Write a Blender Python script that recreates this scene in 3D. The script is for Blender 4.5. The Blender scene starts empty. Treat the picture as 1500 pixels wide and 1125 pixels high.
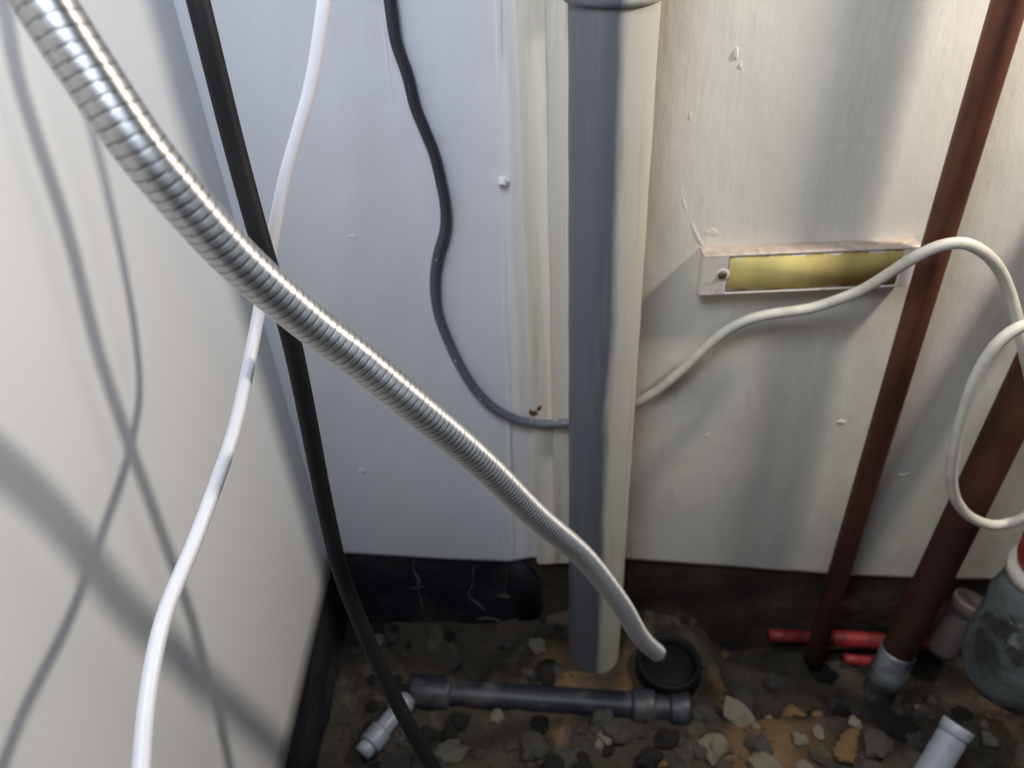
import bpy, bmesh, math, random
from mathutils import Vector, Matrix, noise
random.seed(7)
S = bpy.context.scene
COL = S.collection

# ------------------------------------------------------------------ camera
F = 1098.0
def nrm(v): return Vector(v).normalized()
Zc = -nrm((85, -1497.5, -F)); Yc = nrm((-11, 804.5, -F)); Yc = (Yc - Zc * Yc.dot(Zc)).normalized(); Xc = Yc.cross(Zc)
ROT = Matrix((Xc, Yc, Zc))                # rows: world axes seen from the camera
CAM = Vector((0, -.56, .78))
cd = bpy.data.cameras.new('camera'); cam = bpy.data.objects.new('camera', cd); COL.objects.link(cam)
cam.matrix_world = Matrix.Translation(CAM) @ ROT.to_4x4()
cd.sensor_width = 36; cd.lens = 36 * F / 1500; cd.clip_start = .01
cd.dof.use_dof = True; cd.dof.focus_distance = .40; cd.dof.aperture_fstop = 8
S.camera = cam

# ------------------------------------------------------------------ world, lights, exposure
w = bpy.data.worlds.new('world'); S.world = w; w.use_nodes = True
w.node_tree.nodes['Background'].inputs[0].default_value = (.62, .74, 1, 1)
w.node_tree.nodes['Background'].inputs[1].default_value = .06
def lamp(name, typ, loc, energy, color, aim=None, size=.1, size_y=None):
    l = bpy.data.lights.new(name, typ); o = bpy.data.objects.new(name, l); COL.objects.link(o)
    l.energy = energy; l.color = color; o.location = loc
    if typ == 'AREA':
        l.size = size
        if size_y: l.shape = 'RECTANGLE'; l.size_y = size_y
    else: l.shadow_soft_size = size
    if aim: o.rotation_euler = (Vector(aim) - Vector(loc)).to_track_quat('-Z', 'Y').to_euler()
    return o
lamp('work_lamp', 'POINT', (.57, -.135, .94), 15.5, (1, .925, .82), size=.030)
lamp('room_light', 'AREA', (-.12, -.48, 1.14), 4.1, (.78, .87, 1), aim=(-.03, -.05, .45), size=.26)
vs = S.view_settings; vs.view_transform = 'Standard'; vs.look = 'None'; vs.gamma = 1; vs.exposure = 0
vs.use_curve_mapping = False

# ------------------------------------------------------------------ pixel (1500x1125) to world helpers
def ray(px, py): return ROT @ Vector((px - 750, 562.5 - py, -F)) / F
def at(px, py, d): return CAM + ray(px, py) * d
def on(ax, px, py, v):
    r = ray(px, py); return CAM + r * ((v - CAM[ax]) / r[ax])
def yon(px, py, y): return on(1, px, py, y)

# ------------------------------------------------------------------ materials
def lin(c):
    return tuple((x / 255 / 12.92) if x / 255 <= .04045 else ((x / 255 + .055) / 1.055) ** 2.4 for x in c) + (1,)
class Mat:
    def __init__(s, name, col, rough=.6, metal=0, spec=.5):
        s.m = bpy.data.materials.new(name); s.m.use_nodes = True
        s.N = s.m.node_tree.nodes; s.L = s.m.node_tree.links
        s.b = s.N['Principled BSDF']; s.b.inputs['Base Color'].default_value = lin(col)
        s.b.inputs['Roughness'].default_value = rough; s.b.inputs['Metallic'].default_value = metal
        s.b.inputs['Specular IOR Level'].default_value = spec
        tc = s.N.new('ShaderNodeTexCoord'); s.co = tc.outputs['Object']; s.c = None; s.nr = None; s.base = lin(col)
        s.m.diffuse_color = lin(col)
    def noise(s, scale, stretch=(1, 1, 1), detail=4, rough=.55, dist=0):
        mp = s.N.new('ShaderNodeMapping'); mp.inputs['Scale'].default_value = stretch; s.L.new(s.co, mp.inputs[0])
        n = s.N.new('ShaderNodeTexNoise'); n.inputs['Scale'].default_value = scale; n.inputs['Detail'].default_value = detail
        n.inputs['Roughness'].default_value = rough; n.inputs['Distortion'].default_value = dist
        s.L.new(mp.outputs[0], n.inputs['Vector']); return n.outputs['Fac']
    def ramp(s, fac, lo, hi):
        r = s.N.new('ShaderNodeMapRange'); r.inputs['From Min'].default_value = lo; r.inputs['From Max'].default_value = hi
        s.L.new(fac, r.inputs['Value']); return r.outputs['Result']
    def axis(s, ax):
        sp = s.N.new('ShaderNodeSeparateXYZ'); s.L.new(s.co, sp.inputs[0]); return sp.outputs[ax]
    def op(s, o, a, b):
        m = s.N.new('ShaderNodeMath'); m.operation = o
        for i, v in enumerate((a, b)):
            if isinstance(v, (int, float)): m.inputs[i].default_value = v
            else: s.L.new(v, m.inputs[i])
        return m.outputs[0]
    def mix(s, col, fac):
        x = s.N.new('ShaderNodeMix'); x.data_type = 'RGBA'
        if s.c is None: x.inputs[6].default_value = s.base
        else: s.L.new(s.c, x.inputs[6])
        x.inputs[7].default_value = lin(col)
        if isinstance(fac, (int, float)): x.inputs[0].default_value = fac
        else: s.L.new(fac, x.inputs[0])
        s.c = x.outputs[2]; s.L.new(s.c, s.b.inputs['Base Color']); return s
    def bump(s, h, strength=.3, dist=.001):
        b = s.N.new('ShaderNodeBump'); b.inputs['Strength'].default_value = strength; b.inputs['Distance'].default_value = dist
        s.L.new(h, b.inputs['Height'])
        if s.nr: s.L.new(s.nr, b.inputs['Normal'])
        s.nr = b.outputs[0]; s.L.new(s.nr, s.b.inputs['Normal']); return s

M = {}
a = Mat('wall_paint', (214, 215, 220), .55, spec=.3)
# warm light put into the paint colour: creamier from the ridge rightwards
a.mix((216, 210, 198), a.ramp(a.op('ADD', a.axis(0), a.op('MULTIPLY', a.noise(9, (1, 1, .3)), .03)), -.02, .03))
a.mix((176, 168, 160), a.op('MULTIPLY', a.ramp(a.noise(7, (1, 1, .25), 5, dist=.6), .56, .70), .45))
a.mix((150, 140, 130), a.op('MULTIPLY', a.ramp(a.noise(40, (1, 1, .4), 6), .66, .76), .4))
a.bump(a.noise(240, (1, 1, .16), 3), .26, .0010).bump(a.noise(38, (1, 1, .45), 5), .65, .0024)
M['wall'] = a.m
a = Mat('wood_strip_paint', (204, 198, 185), .6, spec=.3)
a.mix((150, 132, 104), a.op('MULTIPLY', a.ramp(a.noise(60, (1, 1, .045), 4), .52, .68), .55))
a.mix((120, 104, 84), a.op('MULTIPLY', a.ramp(a.noise(30, (1, 1, .12), 5), .6, .72), .4))
a.bump(a.noise(190, (1, 1, .05), 4), .6, .0012)
M['strip'] = a.m
a = Mat('left_wall_board', (226, 226, 226), .5, spec=.35)
a.mix((208, 209, 211), a.op('MULTIPLY', a.ramp(a.noise(3.5, (1, 1, .6), 3), .5, .7), .35))
a.bump(a.noise(420, (1, 1, 1), 3), .12, .0004)
M['board'] = a.m
a = Mat('black_damp_concrete', (24, 26, 34), .8, spec=.3)
a.mix((58, 56, 58), a.ramp(a.noise(20, (1, 1, 1), 6), .48, .75))
a.mix((120, 118, 116), a.op('MULTIPLY', a.ramp(a.noise(26, (1, 1, .5), 8, .7, 1.2), .62, .74), .7))
a.bump(a.noise(60, (1, 1, 1), 6), .6, .004)
M['damp'] = a.m
a = Mat('brown_concrete', (74, 64, 54), .85, spec=.25)
a.mix((44, 37, 32), a.ramp(a.noise(13, (1, 1, 1), 6), .4, .7))
a.mix((112, 102, 90), a.op('MULTIPLY', a.ramp(a.noise(34, (1, 1, 1), 7, .7), .62, .78), .7))
a.bump(a.noise(70, (1, 1, 1), 6), .6, .004)
M['brown'] = a.m
a = Mat('mineral_crust', (88, 86, 86), .9, spec=.2); a.bump(a.noise(200), .5, .001); M['crust'] = a.m
a = Mat('rubble_soil', (78, 70, 60), .95, spec=.15)
a.mix((46, 42, 38), a.ramp(a.noise(11, (1, 1, 1), 6), .42, .62))
a.mix((128, 118, 100), a.op('MULTIPLY', a.ramp(a.noise(22, (1, 1, 1), 8, .7, .8), .54, .74), .7))
a.mix((150, 118, 82), a.op('MULTIPLY', a.ramp(a.noise(6, (1, 1, 1), 3), .58, .7), .7))
a.bump(a.noise(120, (1, 1, 1), 8, .7), .9, .006)
M['soil'] = a.m
def stone(n, c, c2):
    a = Mat(n, c, .92, spec=.2); a.mix(c2, a.ramp(a.noise(45, (1, 1, 1), 6), .45, .65)); a.bump(a.noise(160, (1, 1, 1), 6), .8, .003); return a.m
M['stone'] = [stone('pale_mortar', (166, 158, 138), (112, 104, 90)), stone('grey_stone', (104, 100, 94), (66, 62, 58)),
              stone('tan_stone', (158, 126, 88), (104, 84, 62)), stone('dark_stone', (58, 54, 50), (34, 32, 30))]
a = Mat('grey_pvc', (98, 101, 108), .42, spec=.4)
# cream on the right side, grey on the left, with a ragged streaky edge
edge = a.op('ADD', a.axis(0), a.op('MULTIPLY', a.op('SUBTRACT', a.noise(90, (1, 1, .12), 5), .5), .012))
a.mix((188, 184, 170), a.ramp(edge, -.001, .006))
a.mix((140, 130, 112), a.op('MULTIPLY', a.ramp(a.noise(150, (1, 1, .05), 4), .56, .72), .35))
a.bump(a.noise(300, (1, 1, .06), 4), .30, .0008)
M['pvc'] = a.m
a = Mat('brushed_steel', (204, 204, 205), .50, 1)
at_ = a.N.new('ShaderNodeAttribute'); at_.attribute_name = 'axis'; a.L.new(at_.outputs['Vector'], a.b.inputs['Tangent']); a.b.inputs['Anisotropic'].default_value = .86
a.mix((176, 173, 168), a.op('MULTIPLY', a.noise(60, (1, 1, 1), 5), .4))
gv = a.N.new('ShaderNodeAttribute'); gv.attribute_name = 'joint'; a.mix((52, 50, 50), a.op('MULTIPLY', gv.outputs['Fac'], .62))
M['steel'] = a.m
a = Mat('steel_end', (120, 112, 100), .4, 1); M['steel_end'] = a.m
a = Mat('black_rubber', (14, 14, 17), .62, spec=.3); a.mix((38, 37, 38), a.op('MULTIPLY', a.ramp(a.noise(70, (1, 1, .4), 5), .6, .75), .5)); a.bump(a.noise(220, (1, 1, .3), 3), .2, .0006); M['rubber'] = a.m
a = Mat('white_cable_jacket', (216, 215, 220), .42, spec=.45); a.mix((190, 188, 190), a.op('MULTIPLY', a.noise(50), .3)); M['whitec'] = a.m
a = Mat('dark_grey_cable_jacket', (98, 100, 106), .5)
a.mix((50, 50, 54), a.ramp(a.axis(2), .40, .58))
a.mix((190, 192, 196), a.ramp(a.noise(120, (1, 1, 1), 2), .70, .72))
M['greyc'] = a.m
a = Mat('cream_cable_jacket', (200, 196, 184), .45); a.mix((160, 154, 140), a.op('MULTIPLY', a.ramp(a.noise(60), .5, .7), .5)); M['creamc'] = a.m
a = Mat('rust_brown_steel', (104, 62, 46), .55, .1, .35)
a.mix((62, 36, 28), a.ramp(a.noise(30, (1, 1, .2), 5), .42, .66))
a.mix((112, 66, 46), a.op('MULTIPLY', a.ramp(a.noise(55, (1, 1, .12), 6, dist=.5), .6, .74), .7))
a.bump(a.noise(160, (1, 1, .4), 5), .3, .0008)
a.mix((34, 24, 22), a.op('MULTIPLY', a.ramp(a.op('ADD', a.axis(2), a.op('MULTIPLY', a.noise(14), .2)), .62, .25), .7))  # lower length darker: dust, plus shade put into the colour
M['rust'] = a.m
a = Mat('galvanised', (150, 154, 158), .5, .6); a.mix((84, 84, 84), a.ramp(a.noise(40), .45, .65)); a.bump(a.noise(130), .4, .001); M['galv'] = a.m
a = Mat('grey_tape', (92, 98, 98), .6); a.mix((46, 48, 46), a.ramp(a.noise(22, (1, 1, 1), 6, dist=.6), .45, .6)); a.mix((176, 176, 164), a.op('MULTIPLY', a.ramp(a.noise(30, (1, 1, 1), 6), .6, .7), .6)); a.bump(a.noise(45, (1, 1, 1), 4), .8, .005); M['tape'] = a.m
a = Mat('red_plastic', (146, 44, 46), .5); a.mix((92, 28, 30), a.ramp(a.noise(40), .5, .7)); a.mix((176, 112, 104), a.op('MULTIPLY', a.ramp(a.noise(25), .62, .72), .6)); M['red'] = a.m
a = Mat('mauve_plastic', (100, 90, 90), .5); a.mix((82, 74, 72), a.ramp(a.noise(30), .5, .7)); M['mauve'] = a.m
a = Mat('dark_plastic_pipe', (34, 37, 45), .45); a.mix((92, 90, 88), a.op('MULTIPLY', a.ramp(a.noise(35), .5, .7), .6)); M['darkp'] = a.m
a = Mat('pale_plastic', (136, 142, 152), .4); a.mix((110, 110, 112), a.ramp(a.noise(45), .5, .7)); M['palep'] = a.m
a = Mat('plate_frame', (212, 202, 192), .5)
a.mix((128, 92, 60), a.op('MULTIPLY', a.ramp(a.noise(85, (1, 1, 1), 6, .7), .58, .70), .8)); a.mix((120, 84, 48), a.op('MULTIPLY', a.ramp(a.op('ADD', a.axis(2), a.op('MULTIPLY', a.noise(110, (1, 1, 1), 5), .009)), .0385, .0425), .55)); a.bump(a.noise(200), .3, .0008); M['frame'] = a.m
a = Mat('yellow_label', (222, 204, 128), .8, spec=.2); a.mix((150, 128, 78), a.op('MULTIPLY', a.ramp(a.noise(14, (1, 1, .3), 4), .5, .7), .6)); a.mix((150, 104, 58), a.op('MULTIPLY', a.ramp(a.op('ADD', a.op('ABSOLUTE', a.op('SUBTRACT', a.axis(2), .0189), 0), a.op('MULTIPLY', a.noise(75, (1, 1, 1), 5), .012)), .0195, .0215), .75)); a.mix((212, 204, 196), a.ramp(a.op('ADD', a.op('ABSOLUTE', a.op('SUBTRACT', a.axis(2), .0189), 0), a.op('MULTIPLY', a.noise(60, (1, 1, 1), 5), .014)), .0218, .0226)); M['yellow'] = a.m
a = Mat('screw', (110, 96, 70), .5, .6); M['screw'] = a.m
a = Mat('rust_spot', (96, 40, 26), .8); M['spot'] = a.m
a = Mat('black_void', (10, 10, 11), .7, spec=.3); M['black'] = a.m
a = Mat('white_rim', (214, 200, 192), .5); M['rim'] = a.m

# ------------------------------------------------------------------ object helpers
def tag(o, label=None, cat=None, group=None, kind=None):
    for k, v in (('label', label), ('category', cat), ('group', group), ('kind', kind)):
        if v: o[k] = v
    return o
def link(name, bm, mat, parent=None, smooth=True):
    bmesh.ops.recalc_face_normals(bm, faces=bm.faces[:])
    me = bpy.data.meshes.new(name); bm.to_mesh(me); bm.free(); me.materials.append(mat)
    if smooth:
        for p in me.polygons: p.use_smooth = True
    o = bpy.data.objects.new(name, me); COL.objects.link(o)
    if parent:
        o.parent = parent
    return o
def origin(o, loc):
    loc = Vector(loc); o.data.transform(Matrix.Translation(-loc)); o.location = loc
    for c in o.children: pass
def empty(name, loc, *t):
    o = bpy.data.objects.new(name, None); COL.objects.link(o); o.location = loc; o.empty_display_size = .02
    return tag(o, *t)
def child(o, parent):        # mesh given in world coordinates becomes a child of a thing that sits at its own origin
    o.parent = parent; o.data.transform(Matrix.Translation(-parent.location)); return o
def spline(pts, step=.004):
    pts = [Vector(p) for p in pts]; P = [pts[0] * 2 - pts[1]] + pts + [pts[-1] * 2 - pts[-2]]; out = []
    for i in range(1, len(P) - 2):
        p0, p1, p2, p3 = P[i - 1:i + 3]; n = max(2, int((p2 - p1).length / step))
        a0 = max((p1 - p0).length, 1e-6) ** .5; a1 = max((p2 - p1).length, 1e-6) ** .5; a2 = max((p3 - p2).length, 1e-6) ** .5
        m1 = ((p1 - p0) / a0 - (p2 - p0) / (a0 + a1) + (p2 - p1) / a1) * a1
        m2 = ((p2 - p1) / a1 - (p3 - p1) / (a1 + a2) + (p3 - p2) / a2) * a1
        for k in range(n):
            t = k / n; t2 = t * t; t3 = t2 * t
            out.append(p1 * (2 * t3 - 3 * t2 + 1) + m1 * (t3 - 2 * t2 + t) + p2 * (-2 * t3 + 3 * t2) + m2 * (t3 - t2))
    out.append(pts[-1]); return out
def resample(line, step):
    L = [0]
    for p, q in zip(line, line[1:]): L.append(L[-1] + (q - p).length)
    n = max(2, int(L[-1] / step)); out = []; j = 0
    for i in range(n + 1):
        s = L[-1] * i / n
        while j < len(L) - 2 and L[j + 1] < s: j += 1
        d = L[j + 1] - L[j]; out.append(line[j].lerp(line[j + 1], (s - L[j]) / d if d else 0))
    return out, L[-1] / n
def frames(line):
    T = [(line[min(i + 1, len(line) - 1)] - line[max(i - 1, 0)]).normalized() for i in range(len(line))]
    u = T[0].orthogonal().normalized(); U = []
    for t in T:
        u = (u - t * u.dot(t)).normalized(); U.append(u)
    return T, U
def sweep(bm, line, rad, seg=16, caps=True, helix=None):
    """tube along line; rad is a number or f(i, s, theta)"""
    T, U = frames(line); rings = []; s = 0
    for i, p in enumerate(line):
        if i: s += (p - line[i - 1]).length
        v = T[i].cross(U[i]); r = []
        for k in range(seg):
            th = 2 * math.pi * k / seg
            rr = rad(i, s, th) if callable(rad) else rad
            r.append(bm.verts.new(p + (U[i] * math.cos(th) + v * math.sin(th)) * rr))
        rings.append(r)
    for a_, b_ in zip(rings, rings[1:]):
        for k in range(seg): bm.faces.new((a_[k], a_[(k + 1) % seg], b_[(k + 1) % seg], b_[k]))
    if caps: bm.faces.new(rings[0][::-1]); bm.faces.new(rings[-1])
    return bm
def tube(name, pts, rad, mat, parent=None, seg=18, step=.004, smooth=True):
    line, _ = resample(spline(pts, step / 2), step)
    return link(name, sweep(bmesh.new(), line, rad, seg), mat, parent, smooth)
def lathe(name, base, top, prof, mat, parent=None, seg=32):
    """prof: (fraction along, radius)"""
    base, top = Vector(base), Vector(top); t = (top - base); u = t.orthogonal().normalized(); v = t.normalized().cross(u); bm = bmesh.new(); R = []
    for f_, r in prof:
        R.append([bm.verts.new(base + t * f_ + (u * math.cos(2 * math.pi * k / seg) + v * math.sin(2 * math.pi * k / seg)) * r) for k in range(seg)])
    for a_, b_ in zip(R, R[1:]):
        for k in range(seg): bm.faces.new((a_[k], a_[(k + 1) % seg], b_[(k + 1) % seg], b_[k]))
    bm.faces.new(R[0][::-1]); bm.faces.new(R[-1])
    return link(name, bm, mat, parent)
def box(name, lo, hi, mat, parent=None, bevel=.001):
    bm = bmesh.new(); bmesh.ops.create_cube(bm, size=1)
    for v in bm.verts: v.co = Vector([lo[i] + (hi[i] - lo[i]) * (v.co[i] + .5) for i in range(3)])
    if bevel: bmesh.ops.bevel(bm, geom=bm.edges[:], offset=bevel, segments=2, affect='EDGES')
    return link(name, bm, mat, parent)

# ------------------------------------------------------------------ the setting
XL = -.227; XR = .98; YF = -1.25; ZT = 1.9
BASE = [(-.23, .1445), (-.209, .1442), (-.115, .131), (-.03, .121), (.0, .126), (.02, .1245), (.10, .119), (.22, .100), (.357, .0765), (.441, .0655), (.62, .052), (.98, .03)]
def base_z(x):
    for (a0, z0), (a1, z1) in zip(BASE, BASE[1:]):
        if x <= a1: return z0 + (z1 - z0) * max(0, x - a0) / (a1 - a0)
    return BASE[-1][1]
def wall_y(x, z):
    """lumpy plaster: slow waves plus small trowel lumps (front face of the back wall)"""
    n1 = noise.noise(Vector((x * 5, z * 3.2, 1.7))); n2 = noise.noise(Vector((x * 21, z * 9, 5.1))); n3 = noise.noise(Vector((x * 60, z * 26, 9.4)))
    return -.0012 * n1 - .0007 * n2 - .0003 * n3
bm = bmesh.new()
xs = [XL - .01 + i * .0065 for i in range(int((XR - XL + .02) / .0065) + 1)]; nz = 130
grid = []
for x in xs:
    zb = base_z(x); col = []
    for j in range(nz + 1):
        f_ = j / nz; z = zb + (ZT - zb) * (f_ ** 1.35)
        y = wall_y(x, z)
        if j == 0: y += .003
        col.append(bm.verts.new((x, y, z)))
    grid.append(col)
for a_, b_ in zip(grid, grid[1:]):
    for j in range(nz): bm.faces.new((a_[j], b_[j], b_[j + 1], a_[j + 1]))
lo = [c[0] for c in grid]; back = [bm.verts.new((v.co.x, .02, v.co.z)) for v in lo]
for i in range(len(lo) - 1): bm.faces.new((lo[i], back[i], back[i + 1], lo[i + 1]))
wall_back = tag(link('wall_back', bm, M['wall']), kind='structure', label='lumpy white painted back wall')

# vertical board painted over, with its raised left edge
def ribbon(name, path, half, depth, mat, parent, seg=8, jitter=.2):
    """a flattened bead lying on the wall"""
    line, _ = resample(spline(path, .004), .006)
    bm = bmesh.new(); R = []
    for i, p in enumerate(line):
        t = (line[min(i + 1, len(line) - 1)] - line[max(i - 1, 0)]).normalized(); side = Vector((t.z, 0, -t.x))
        w_ = half * (1 + jitter * noise.noise(p * 45)); d_ = depth * (1 + jitter * noise.noise(p * 80))
        if i in (0, len(line) - 1): d_ *= .1; w_ *= .4
        R.append([bm.verts.new(p + side * w_ * math.cos(math.pi * k / seg) + Vector((0, -1, 0)) * d_ * math.sin(math.pi * k / seg)) for k in range(seg + 1)])
    for a_, b_ in zip(R, R[1:]):
        for k in range(seg): bm.faces.new((a_[k], a_[k + 1], b_[k + 1], b_[k]))
    return link(name, bm, mat, parent)
# timber strip: from x at pixel ~772 to behind the pipe, slightly proud of the plaster
xa, xb = yon(772, 400, 0).x, .062
bm = bmesh.new(); cols = []
prof = [(xa - .002, .002), (xa, -.0022), (xa + .004, -.0030), (xa + .018, -.0028), (xa + .0195, -.0016), (xa + .021, -.0028), (xb, -.0028), (xb + .004, .002)]
for x, y in prof:
    cols.append([bm.verts.new((x + .0006 * noise.noise(Vector((x, z * 12, 0))), y - .0004 * noise.noise(Vector((x * 40, z * 14, 3))), z)) for z in [.121 + k * .0149 for k in range(120)]])
for a_, b_ in zip(cols, cols[1:]):
    for j in range(119): bm.faces.new((a_[j], b_[j], b_[j + 1], a_[j + 1]))
strip = link('timber_strip', bm, M['strip'], wall_back)
ribbon('paint_ridge', [yon(px, py, .0005) for px, py in ((728, -60), (731, 60), (733, 200), (737, 330), (739, 450), (745, 560), (747, 700), (752, 815))], .0028, .0013, M['wall'], wall_back)
def lump(name, px, py, r, d, mat, sx=1, sz=1, seed=0):
    c = yon(px, py, .001); bm = bmesh.new(); bmesh.ops.create_icosphere(bm, subdivisions=3, radius=1)
    for v in bm.verts:
        k = 1 + .28 * noise.noise(v.co * 1.7 + Vector((seed, 0, 0)))
        v.co = Vector((v.co.x * r * sx * k, v.co.y * d * k, v.co.z * r * sz * k)) + c
    return link(name, bm, mat, wall_back)
lump('plaster_nub', 737, 264, .0042, .009, M['wall'], 1, .9, 2)
for i, (px, py, r, d, sx, sz) in enumerate(((518, 346, .005, .0035, 1.3, .8), (505, 333, .0035, .0018, 1, 1), (736, 400, .0035, .002, 1, 1.3), (704, 603, .0035, .0022, 1, 1),
        (1035, 637, .004, .003, 1, 1), (1232, 617, .005, .0035, 1.3, .8), (1325, 695, .006, .003, 1.6, .6), (1308, 590, .004, .0025, 1, 1), (1095, 520, .004, .002, 1, 1),
        (1075, 700, .005, .002, 1.6, .5), (1010, 170, .003, .003, .6, 1.8), (1078, 78, .003, .004, .6, 2.2), (1085, 95, .0025, .003, .6, 1.8), (1175, 302, .004, .002, 1, 1),
        (530, 690, .006, .002, 1, 1), (742, 330, .003, .002, 1, 2), (1040, 340, .007, .003, 1.2, 1), (1180, 560, .004, .002, 1, 1))):
    lump('plaster_lump', px, py, r * .8, d * .5, M['wall'], sx, sz, i)
ribbon('plaster_crack', [yon(px, py, .0005) for px, py in ((995, 265), (1002, 300), (1012, 325), (1022, 348), (1034, 366))], .0022, .0008, M['wall'], wall_back, jitter=.8)
for pts in (((560, 30), (575, 150), (590, 260)), ((470, 180), (490, 300), (500, 340)), ((700, 0), (712, 120), (716, 190))):
    ribbon('brush_ridge', [yon(px, py, .0006) for px, py in pts], .0016, .0005, M['wall'], wall_back, jitter=.8)
tag(lump('rust_spot', 783, 602, .0052, .005, M['spot'], 1, .9, 4), label='small red-brown rust spot'); tag(lump('rust_spot', 790, 594, .0046, .005, M['spot'], 1, 1, 6), label='small red-brown rust spot')

# dark footing below the paint
def foot(name, x0, x1, y, mat, parent, n=60, top=None):
    bm = bmesh.new(); cols = []
    for i in range(n + 1):
        x = x0 + (x1 - x0) * i / n; zt = (top(x) if top else base_z(x) + .003)
        cols.append([bm.verts.new((x, y + .004 * noise.noise(Vector((x * 18, z * 18, 2))) + .002 * noise.noise(Vector((x * 60, z * 60, 2))), z)) for z in [-.16 + (zt + .16) * k / 24 for k in range(25)]])
    for a_, b_ in zip(cols, cols[1:]):
        for j in range(24): bm.faces.new((a_[j], b_[j], b_[j + 1], a_[j + 1]))
    return link(name, bm, mat, parent)
trim = tag(foot('trim_1', -.24, .985, .007, M['brown'], None, 120), kind='structure', label='brown unpainted concrete footing under the white back wall')
foot('damp_patch', -.236, yon(768, 850, 0).x, .0018, M['damp'], trim, 50, lambda x: base_z(x) + .002 - (.0 if x < -.03 else (x + .03) ** 2 * 40))
bm = bmesh.new()
patch_edge = [(755, 826), (770, 832), (783, 846), (791, 862), (793, 885), (790, 905), (760, 912), (748, 830)]
vs_ = [bm.verts.new(yon(px, py, -.0022)) for px, py in patch_edge]; bm.faces.new(vs_)
r_ = bmesh.ops.extrude_face_region(bm, geom=bm.faces[:]); bmesh.ops.translate(bm, vec=(0, .012, 0), verts=[g for g in r_['geom'] if isinstance(g, bmesh.types.BMVert)])
link('damp_patch', bm, M['damp'], trim)
for path, h in ((((606, 818), (606, 835), (614, 850), (612, 862), (617, 880), (620, 895)), .0035), (((600, 862), (611, 861), (622, 859)), .006), (((694, 828), (693, 842), (694, 855)), .0022),
                (((694, 855), (686, 872), (700, 884), (712, 896)), .0035), (((743, 828), (742, 850), (740, 868)), .0025), (((728, 873), (738, 873), (748, 875)), .009),
                (((697, 908), (715, 905), (737, 912)), .006),):
    ribbon('mineral_streak', [yon(px, py, -.0012) for px, py in path], h * .42, .0010, M['crust'], trim, jitter=1.3)

# left wall board: hangs down to z = .1285, with a visible thickness
bm = bmesh.new(); g = []
ny, nzl = 90, 60
for i in range(ny + 1):
    y = .004 + (YF - .004) * i / ny; c = []
    for j in range(nzl + 1):
        z = .1285 + (ZT - .1285) * j / nzl; c.append(bm.verts.new((XL + .0012 * noise.noise(Vector((y * 3, z * 3, 8))), y, z)))
    g.append(c)
for a_, b_ in zip(g, g[1:]):
    for j in range(nzl): bm.faces.new((a_[j], b_[j], b_[j + 1], a_[j + 1]))
lo = [c[0] for c in g]; bk = [bm.verts.new((XL - .02, v.co.y, .1285)) for v in lo]
for i in range(len(lo) - 1): bm.faces.new((lo[i], bk[i], bk[i + 1], lo[i + 1]))
tag(link('wall_left', bm, M['board']), kind='structure', label='smooth off-white left wall board')
bm = bmesh.new(); cols = []
for i in range(61):
    y = .01 + (YF - .01) * i / 60
    cols.append([bm.verts.new((XL - .003 + .003 * noise.noise(Vector((y * 20, z * 20, 4))), y, z)) for z in [-.06 + .192 * k / 12 for k in range(13)]])
for a_, b_ in zip(cols, cols[1:]):
    for j in range(12): bm.faces.new((a_[j], b_[j], b_[j + 1], a_[j + 1]))
tag(link('trim_2', bm, M['damp']), kind='structure', label='black damp footing under the left wall board')

# broken floor
FZ = .018
def floor_z(x, y):
    p = Vector((x, y, 0))
    z = FZ + .010 * noise.noise(p * 7) + .006 * noise.noise(p * 22 + Vector((3, 1, 0))) + .003 * noise.noise(p * 60)
    z += .022 * math.exp(-(((x - .27) / .07) ** 2 + ((y + .17) / .06) ** 2))       # heap right of centre
    sm = lambda a, b, t: (lambda q: q * q * (3 - 2 * q))(min(1, max(0, (t - a) / (b - a))))
    z -= .085 * sm(.17, .25, x) * sm(-.15, -.085, y)                                 # pit with the red pipes
    z -= .03 * math.exp(-(((x + .10) / .07) ** 2 + ((y + .06) / .035) ** 2))       # hollow left
    return z
bm = bmesh.new(); g = []
NX, NY = 240, 160
for i in range(NX + 1):
    x = XL - .02 + (XR + .02 - XL) * i / NX
    g.append([bm.verts.new((x, y, floor_z(x, y))) for y in [.02 + (YF - .02) * (j / NY) ** 1.4 for j in range(NY + 1)]])
for a_, b_ in zip(g, g[1:]):
    for j in range(NY): bm.faces.new((a_[j], b_[j], b_[j + 1], a_[j + 1]))
floor = tag(link('floor', bm, M['soil']), kind='structure', label='broken-up floor of soil and mortar rubble')
rock_me = {}
def rock_mesh(i, m):
    key = (i, m)
    if key not in rock_me:
        bm = bmesh.new(); bmesh.ops.create_icosphere(bm, subdivisions=2, radius=1)
        for v in bm.verts:
            n_ = 1 + .5 * noise.noise(v.co * 1.3 + Vector((i * 7.3, 0, 0))) + .15 * noise.noise(v.co * 4 + Vector((i, 2, 0)))
            v.co *= n_; v.co.z *= .7
        me = bpy.data.meshes.new('stone'); bm.to_mesh(me); bm.free(); me.materials.append(M['stone'][m]); rock_me[key] = me
    return rock_me[key]
keep = [(.134, -.065, .034), (.066, -.045, .034), (.31, -.03, .018)]
cnt = 0
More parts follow.
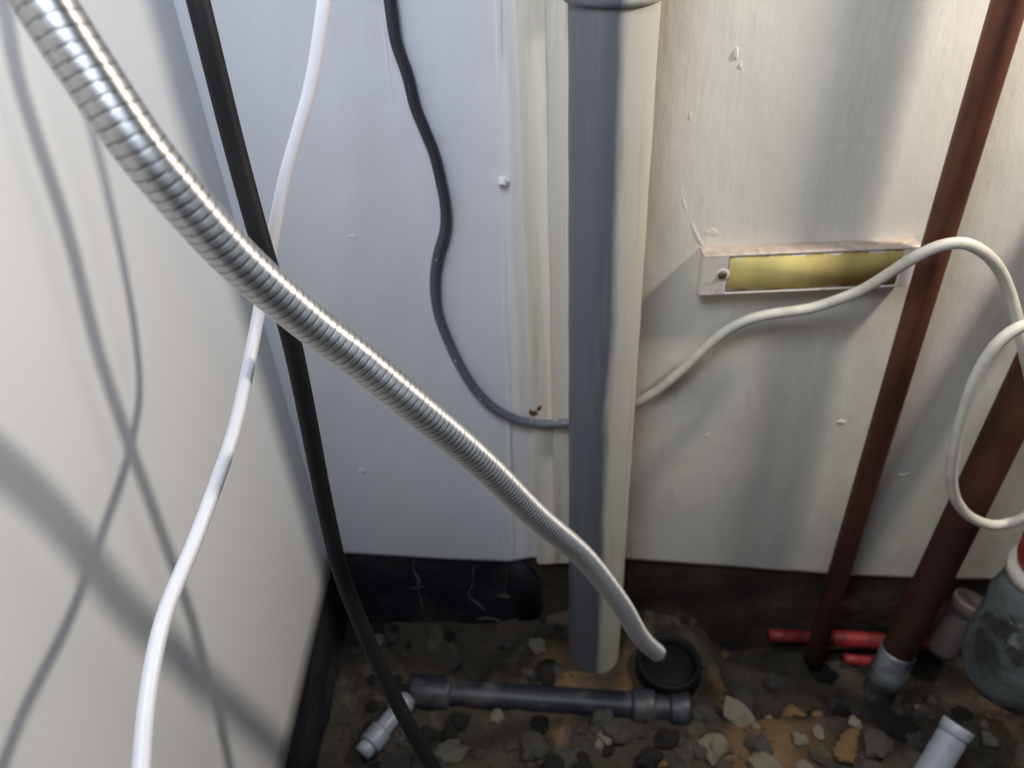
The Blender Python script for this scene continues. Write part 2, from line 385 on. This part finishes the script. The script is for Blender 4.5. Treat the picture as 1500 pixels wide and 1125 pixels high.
for k in range(900):
    if cnt >= 230: break
    x = random.uniform(-.2, .46); y = -random.uniform(.0, .27)
    if any(math.hypot(x - a0, y - b0) < r0 + .006 for a0, b0, r0 in keep): continue
    dens = .35 + .65 * math.exp(-(((x - .27) / .1) ** 2 + ((y + .17) / .08) ** 2)) + (.4 if y < -.12 else 0)
    if random.random() > dens: continue
    r = random.choice((.0045, .006, .008, .010, .013)) * random.uniform(.8, 1.2)
    if y > -.03: r = min(r, .007)
    m = random.choices((0, 1, 2, 3), (4, 2, 1, 1) if (.17 < x < .34 and y < -.10) else (1, 3, .4, 4))[0]
    o = bpy.data.objects.new('stone', rock_mesh(random.randrange(6), m)); COL.objects.link(o); o.parent = floor
    o.location = (x, y, floor_z(x, y) + r * .25); o.scale = (r * random.uniform(.8, 1.5), r, r); o.rotation_euler = (random.uniform(-.4, .4), random.uniform(-.4, .4), random.uniform(0, 6.28)); cnt += 1
bm = bmesh.new()
for k in range(900):
    x = random.uniform(-.22, .6); y = -random.uniform(.0, .3); r = random.uniform(.0010, .0030)
    mt = Matrix.Translation((x, y, floor_z(x, y) + r * .4)) @ Matrix.Rotation(random.uniform(0, 6), 4, 'Z') @ Matrix.Diagonal((r * random.uniform(.8, 1.6), r, r * .8, 1))
    bmesh.ops.create_icosphere(bm, subdivisions=1, radius=1, matrix=mt)
gr = link('grit', bm, M['soil'], floor, False); gr['kind'] = 'stuff'

# ------------------------------------------------------------------ big grey drain pipe
PX, PY, PR = .0635, -.0465, .0285
pipe = empty('vertical_drain_pipe', (PX, PY, 0), 'thick grey vertical plastic pipe with a cream right side', 'pipe')
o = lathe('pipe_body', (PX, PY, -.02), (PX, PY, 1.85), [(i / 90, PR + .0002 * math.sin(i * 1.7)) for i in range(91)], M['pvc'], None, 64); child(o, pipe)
zc = yon(880, 14, PY - PR).z
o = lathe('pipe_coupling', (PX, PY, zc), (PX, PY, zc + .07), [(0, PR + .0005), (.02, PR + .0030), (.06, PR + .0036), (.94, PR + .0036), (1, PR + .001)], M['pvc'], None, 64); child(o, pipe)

# ------------------------------------------------------------------ rust-brown steel pipes
def vertical(px1, py1, px2, py2, y1, y2, r, name, label, ext=.5):
    p1, p2 = yon(px1, py1, y1), yon(px2, py2, y2); d = (p1 - p2).normalized()
    p1 = p1 + d * ext
    o = empty(name, p2, label, 'pipe'); return o, p1, p2
o, p1, p2 = vertical(1478, 5, 1198, 945, -.030, -.030, .0135, 'steel_pipe', 'thinner rust-brown steel pipe running full height in front of the wall plate')
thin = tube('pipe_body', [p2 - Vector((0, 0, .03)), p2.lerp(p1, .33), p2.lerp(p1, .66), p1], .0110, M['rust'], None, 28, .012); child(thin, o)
p1 = at(1512, 545, .635); p2 = at(1312, 962, .80); d = (p1 - p2).normalized()
o = empty('steel_pipe', p2, 'thicker rust-brown steel pipe leaning in from the right edge behind the cable loop', 'pipe')
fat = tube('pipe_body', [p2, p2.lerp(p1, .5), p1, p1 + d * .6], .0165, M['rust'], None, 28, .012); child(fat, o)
g_ = lathe('pipe_fitting', p2 - d * .062, p2 + d * .012, [(0, .014), (.05, .0165), (.35, .0165), (.38, .0195), (.62, .0195), (.66, .0175), (.96, .0178), (1, .0160)], M['galv'], None, 28); child(tag(g_, label='galvanised grey fitting'), o)

# ------------------------------------------------------------------ wall plate
c0 = yon(1031, 374, -.0145); c1 = yon(1345, 382, -.0145); zb = yon(1031, 434, -.0145).z
x0, x1, zt = c0.x, c1.x, c0.z
pl = empty('wall_plate', (x0, -.001, zb), 'long white-edged wall plate with a yellow centre, dirty and screwed to the wall', 'wall plate')
PT = -.0145
bm = bmesh.new()
def rect(xa_, xb_, za, zb_, y): return [bm.verts.new((x, y, z)) for x, z in ((xa_, za), (xb_, za), (xb_, zb_), (xa_, zb_))]
hgt = zt - zb; ix0, ix1, iz0, iz1 = x0 + .021, x1 - .012, zb + hgt * .05, zt - hgt * .06
O = rect(x0, x1, zb, zt, 0); F1 = rect(x0, x1, zb, zt, PT + .0015); F2 = rect(x0 + .0012, x1 - .0012, zb + .0012, zt - .0012, PT); I1 = rect(ix0, ix1, iz0, iz1, PT); I2 = rect(ix0 + .001, ix1 - .001, iz0 + .001, iz1 - .001, PT + .003)
for A, B in ((O, F1), (F1, F2), (F2, I1), (I1, I2)):
    for k in range(4): bm.faces.new((A[k], A[(k + 1) % 4], B[(k + 1) % 4], B[k]))
bm.faces.new(I2); bm.faces.new(O[::-1])
fr = link('plate_frame', bm, M['frame'], None, False); child(fr, pl)
yl = box('yellow_insert', (ix0 + .0012, PT + .0003, iz0 + .0012), (ix1 - .0012, PT + .0030, iz1 - .0012), M['yellow'], None, .0006); child(tag(yl, label='faded yellow insert'), pl)
sc = yon(1058, 403, PT)
o = lathe('screw', sc + Vector((0, .002, 0)), sc + Vector((0, -.0016, 0)), [(0, .0035), (.7, .0038), (1, .0026)], M['screw'], None, 20); child(o, pl)
o = lathe('screw_cup', sc + Vector((0, .001, 0)), sc + Vector((0, -.0003, 0)), [(0, .0065), (.8, .006), (1, .0045)], M['frame'], None, 24); child(o, pl)

# ------------------------------------------------------------------ cables
k1 = .72
bpts = [at(266, -95, .325), at(290, 0, .46 * k1), at(345, 220, .50 * k1), at(388, 375, .525 * k1), at(422, 480, .55 * k1), at(478, 750, .635 * k1), at(497, 830, .66 * k1), at(523, 900, .68 * k1), at(582, 1030, .71 * k1), at(635, 1125, .73 * k1), at(720, 1270, .55), at(850, 1450, .62)]
d0 = (bpts[0] - bpts[1]).normalized()
bpts = [bpts[0] + d0 * .25 + Vector((0, .04, .2))] + bpts
o = tube('black_hose', bpts, .0052, M['rubber']); tag(o, 'black rubber hose hanging in the corner and passing under the steel conduit', 'hose')
k2 = .74
wpts = [at(492, -120, .36), at(475, 0, .50 * k2), at(456, 120, .52 * k2), at(415, 270, .545 * k2), at(394, 380, .56 * k2), at(375, 480, .565 * k2), at(357, 570, .545 * k2), at(340, 640, .52 * k2), at(290, 780, .475 * k2), at(240, 905, .43 * k2), at(218, 1010, .405 * k2), at(207, 1125, .385 * k2), at(200, 1300, .36 * k2), at(190, 1500, .40 * k2)]
wpts = [wpts[0] + Vector((.01, 0, .3))] + wpts
o = tube('white_cable', wpts, .0035, M['whitec'], None, 16, .003); tag(o, 'soft white network cable drooping in front of the left wall', 'cable')
gp = [(560, -60), (571, 0), (580, 60), (597, 110), (608, 155), (622, 190), (636, 225), (645, 262), (652, 300), (652, 335), (642, 372), (637, 410), (641, 455), (655, 495), (674, 535), (700, 575), (727, 600), (760, 616), (792, 621), (832, 620), (870, 618)]
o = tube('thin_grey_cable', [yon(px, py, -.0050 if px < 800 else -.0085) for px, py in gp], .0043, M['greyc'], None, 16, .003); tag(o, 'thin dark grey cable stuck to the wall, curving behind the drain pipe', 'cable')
cp = [(870, 628, .004), (905, 606, .006), (930, 592, .009), (965, 570, .010), (1000, 541, .011), (1035, 508, .012), (1065, 484, .014), (1095, 469, .018), (1125, 461, .021), (1190, 451, .024), (1230, 438, .030), (1262, 425, .036), (1300, 402, .046), (1335, 380, .058), (1375, 361, .064), (1408, 356, .067), (1437, 367, .067), (1462, 392, .064), (1480, 432, .062), (1493, 480, .068), (1506, 540, .076)]
l1 = [yon(px, py, -dd) for px, py, dd in cp]
l2 = [yon(px, py, -dd) for px, py, dd in ((1535, 640, .090), (1580, 690, .098), (1585, 560, .100), (1540, 476, .104), (1497, 478, .106), (1462, 502, .108), (1430, 552, .110), (1412, 602, .111), (1399, 655, .112), (1394, 700, .112), (1402, 735, .112), (1426, 760, .112), (1462, 769, .112), (1500, 758, .112), (1540, 725, .108), (1580, 690, .100), (1700, 640, .08))]
o = tube('cream_cable', l1 + l2, .0044, M['creamc'], None, 16, .003); tag(o, 'thin cream cable crossing the wall plate and looping at the right edge', 'cable')

# ------------------------------------------------------------------ corrugated steel conduit
hk = [(-140, -330, .22), (-30, -150, .222), (62, 0, .224), (130, 105, .232), (203, 212, .243), (275, 300, .262), (343, 375, .284), (450, 469, .322), (520, 522, .345), (600, 588, .373), (700, 673, .430), (781, 752, .500), (857, 818, .575), (908, 883, .645), (940, 935, .715), (966, 959, .760)]
line, st = resample(spline([at(*p) for p in hk], .002), .00052)
PITCH = .0040; HR = .0089
def hose_r(i, s, th):
    ph = ((s + PITCH * th / (2 * math.pi)) / PITCH) % 1
    # flat overlapping band with a narrow groove
    if ph < .15: q = -.00042 * (1 - abs(ph - .075) / .075)
    else: q = .00004 * math.sin(math.pi * (ph - .15) / .85)
    return HR + q
L_tot = st * (len(line) - 1)
cond = empty('steel_conduit', line[-1], 'shiny corrugated flexible steel conduit slanting across the view', 'conduit')
bm = sweep(bmesh.new(), line, hose_r, 36)
o = link('conduit_body', bm, M['steel']); child(o, cond)
o.data.attributes.new('axis', 'FLOAT_VECTOR', 'POINT'); TT = frames(line)[0]      # brushing direction of the wound band
o.data.attributes.new('joint', 'FLOAT', 'POINT'); gj = o.data.attributes['joint']
gj.data.foreach_set('value', [1.0 if ((i * st + PITCH * k / 36) / PITCH) % 1 < .15 else 0.0 for i in range(len(line)) for k in range(36)])
ax = o.data.attributes['axis']
ax.data.foreach_set('vector', [c for t in TT for k in range(36) for c in t])
t_ = (line[-1] - line[-12]).normalized()
o = lathe('conduit_end', line[-1] - t_ * .010, line[-1] + t_ * .004, [(0, .0085), (.05, .0093), (.85, .0093), (1, .0082), (1.0, .006), (.8, .005)], M['steel_end'], None, 28); child(tag(o, label='dull steel end ring'), cond)

# ------------------------------------------------------------------ things in the hole
sp = on(2, 980, 966, .040)
sl = empty('drain_opening', (sp.x, sp.y, FZ), 'round black drain opening that the conduit tip enters', 'drain')
R0 = .036
o = lathe('drain_dark_disc', (sp.x, sp.y, 0), (sp.x, sp.y, .030), [(0, .029), (.9, .029), (1, .027)], M['black'], None, 32); child(tag(o, label='black disc for the dark inside of the drain'), sl)  # black disc added for the darkness down inside the opening
o = lathe('drain_collar', (sp.x, sp.y, .0), (sp.x, sp.y, .040), [(0, R0), (.9, R0), (.97, R0 - .001), (1, R0 - .002), (1, R0 - .006), (.5, R0 - .0065), (.02, R0 - .007)], M['black'], None, 40); child(o, sl)

def straight(name, pa, pb, r, mat, label, cat, collars=(), cmat=None, cname='pipe_collar'):
    pa, pb = Vector(pa), Vector(pb); e = empty(name, pa, label, cat)
    n = 14; o = lathe('pipe_body', pa, pb, [(i / n, r * (1 + .01 * math.sin(i * 2.1))) for i in range(n + 1)], mat, None, 24); child(o, e)
    for f0, f1, rr in collars:
        c = lathe(cname, pa.lerp(pb, f0), pa.lerp(pb, f1), [(0, r), (.02, rr * .96), (.12, rr), (.88, rr), (.98, rr * .96), (1, r)], cmat or mat, None, 24); child(c, e)
    return e
Rz = .036
straight('red_pipe', yon(1126, 930, -.011), yon(1465, 948, -.011), .0074, M['red'], 'upper of two red plastic pipes lying across the rubble behind the steel pipes', 'pipe', [(.26, .5, .0098)])
straight('red_pipe', yon(1236, 965, -.020), yon(1430, 981, -.020), .0070, M['red'], 'lower red plastic pipe in front of the other red one', 'pipe')
# dusty taped valve at the right edge
v0 = at(1590, 735, .60); v1 = at(1474, 1006, .72); e = empty('taped_pipe_joint', v1, 'bulky grey taped pipe joint, dusty, at the right edge', 'pipe joint')
axis = v1 - v0
o = lathe('tape_wrap', v0 + axis * .38, v1 + axis * .0, [(0, .026), (.05, .035), (.2, .039), (.36, .040), (.4, .043), (.6, .046), (.8, .045), (.92, .038), (1, .022)], M['tape'], None, 48)
for v in o.data.vertices: v.co += v.co.normalized() * 0 + Vector((noise.noise(v.co * 40), noise.noise(v.co * 40 + Vector((9, 0, 0))), noise.noise(v.co * 40 + Vector((0, 9, 0))))) * .003
child(o, e)
o = lathe('rim', v0 + axis * .32, v0 + axis * .38, [(0, .029), (.1, .035), (.9, .035), (1, .030)], M['rim'], None, 40); child(tag(o, label='pale plastic rim'), e)
o = lathe('red_cap', v0 - axis * .05, v0 + axis * .32, [(0, .026), (.1, .031), (.9, .031), (1, .029)], M['red'], None, 40); child(tag(o, label='red cap'), e)
# mauve stub behind
ma = yon(1424, 878, -.028); mb = yon(1382, 945, -.040)
straight('pipe_stub', mb - Vector((0, 0, .01)), ma, .0165, M['mauve'], 'short mauve-grey pipe stub standing behind the red pipes', 'pipe', [(.8, 1.0, .0185)])
# pale stub lower right
straight('pipe_stub', at(1405, 1062, .66), at(1352, 1150, .66), .0125, M['palep'], 'short pale grey pipe stub poking up at the lower right', 'pipe', [(.0, .16, .0135)])
# dark pipe with pale collars across the hole
dz = .016
straight('buried_pipe', on(2, 600, 1012, dz), on(2, 1010, 1040, dz), .0150, M['darkp'], 'dark plastic pipe lying across the bottom of the hole', 'pipe', [(.0, .16, .019), (.80, .88, .0195), (.93, 1.0, .0185)], M['darkp'])
straight('pipe_piece', on(2, 530, 1105, .03), on(2, 598, 1022, .03), .0095, M['palep'], 'pale bluish plastic pipe piece in the rubble beside the black hose', 'pipe', [(.15, .42, .0125), (.7, .95, .012)])
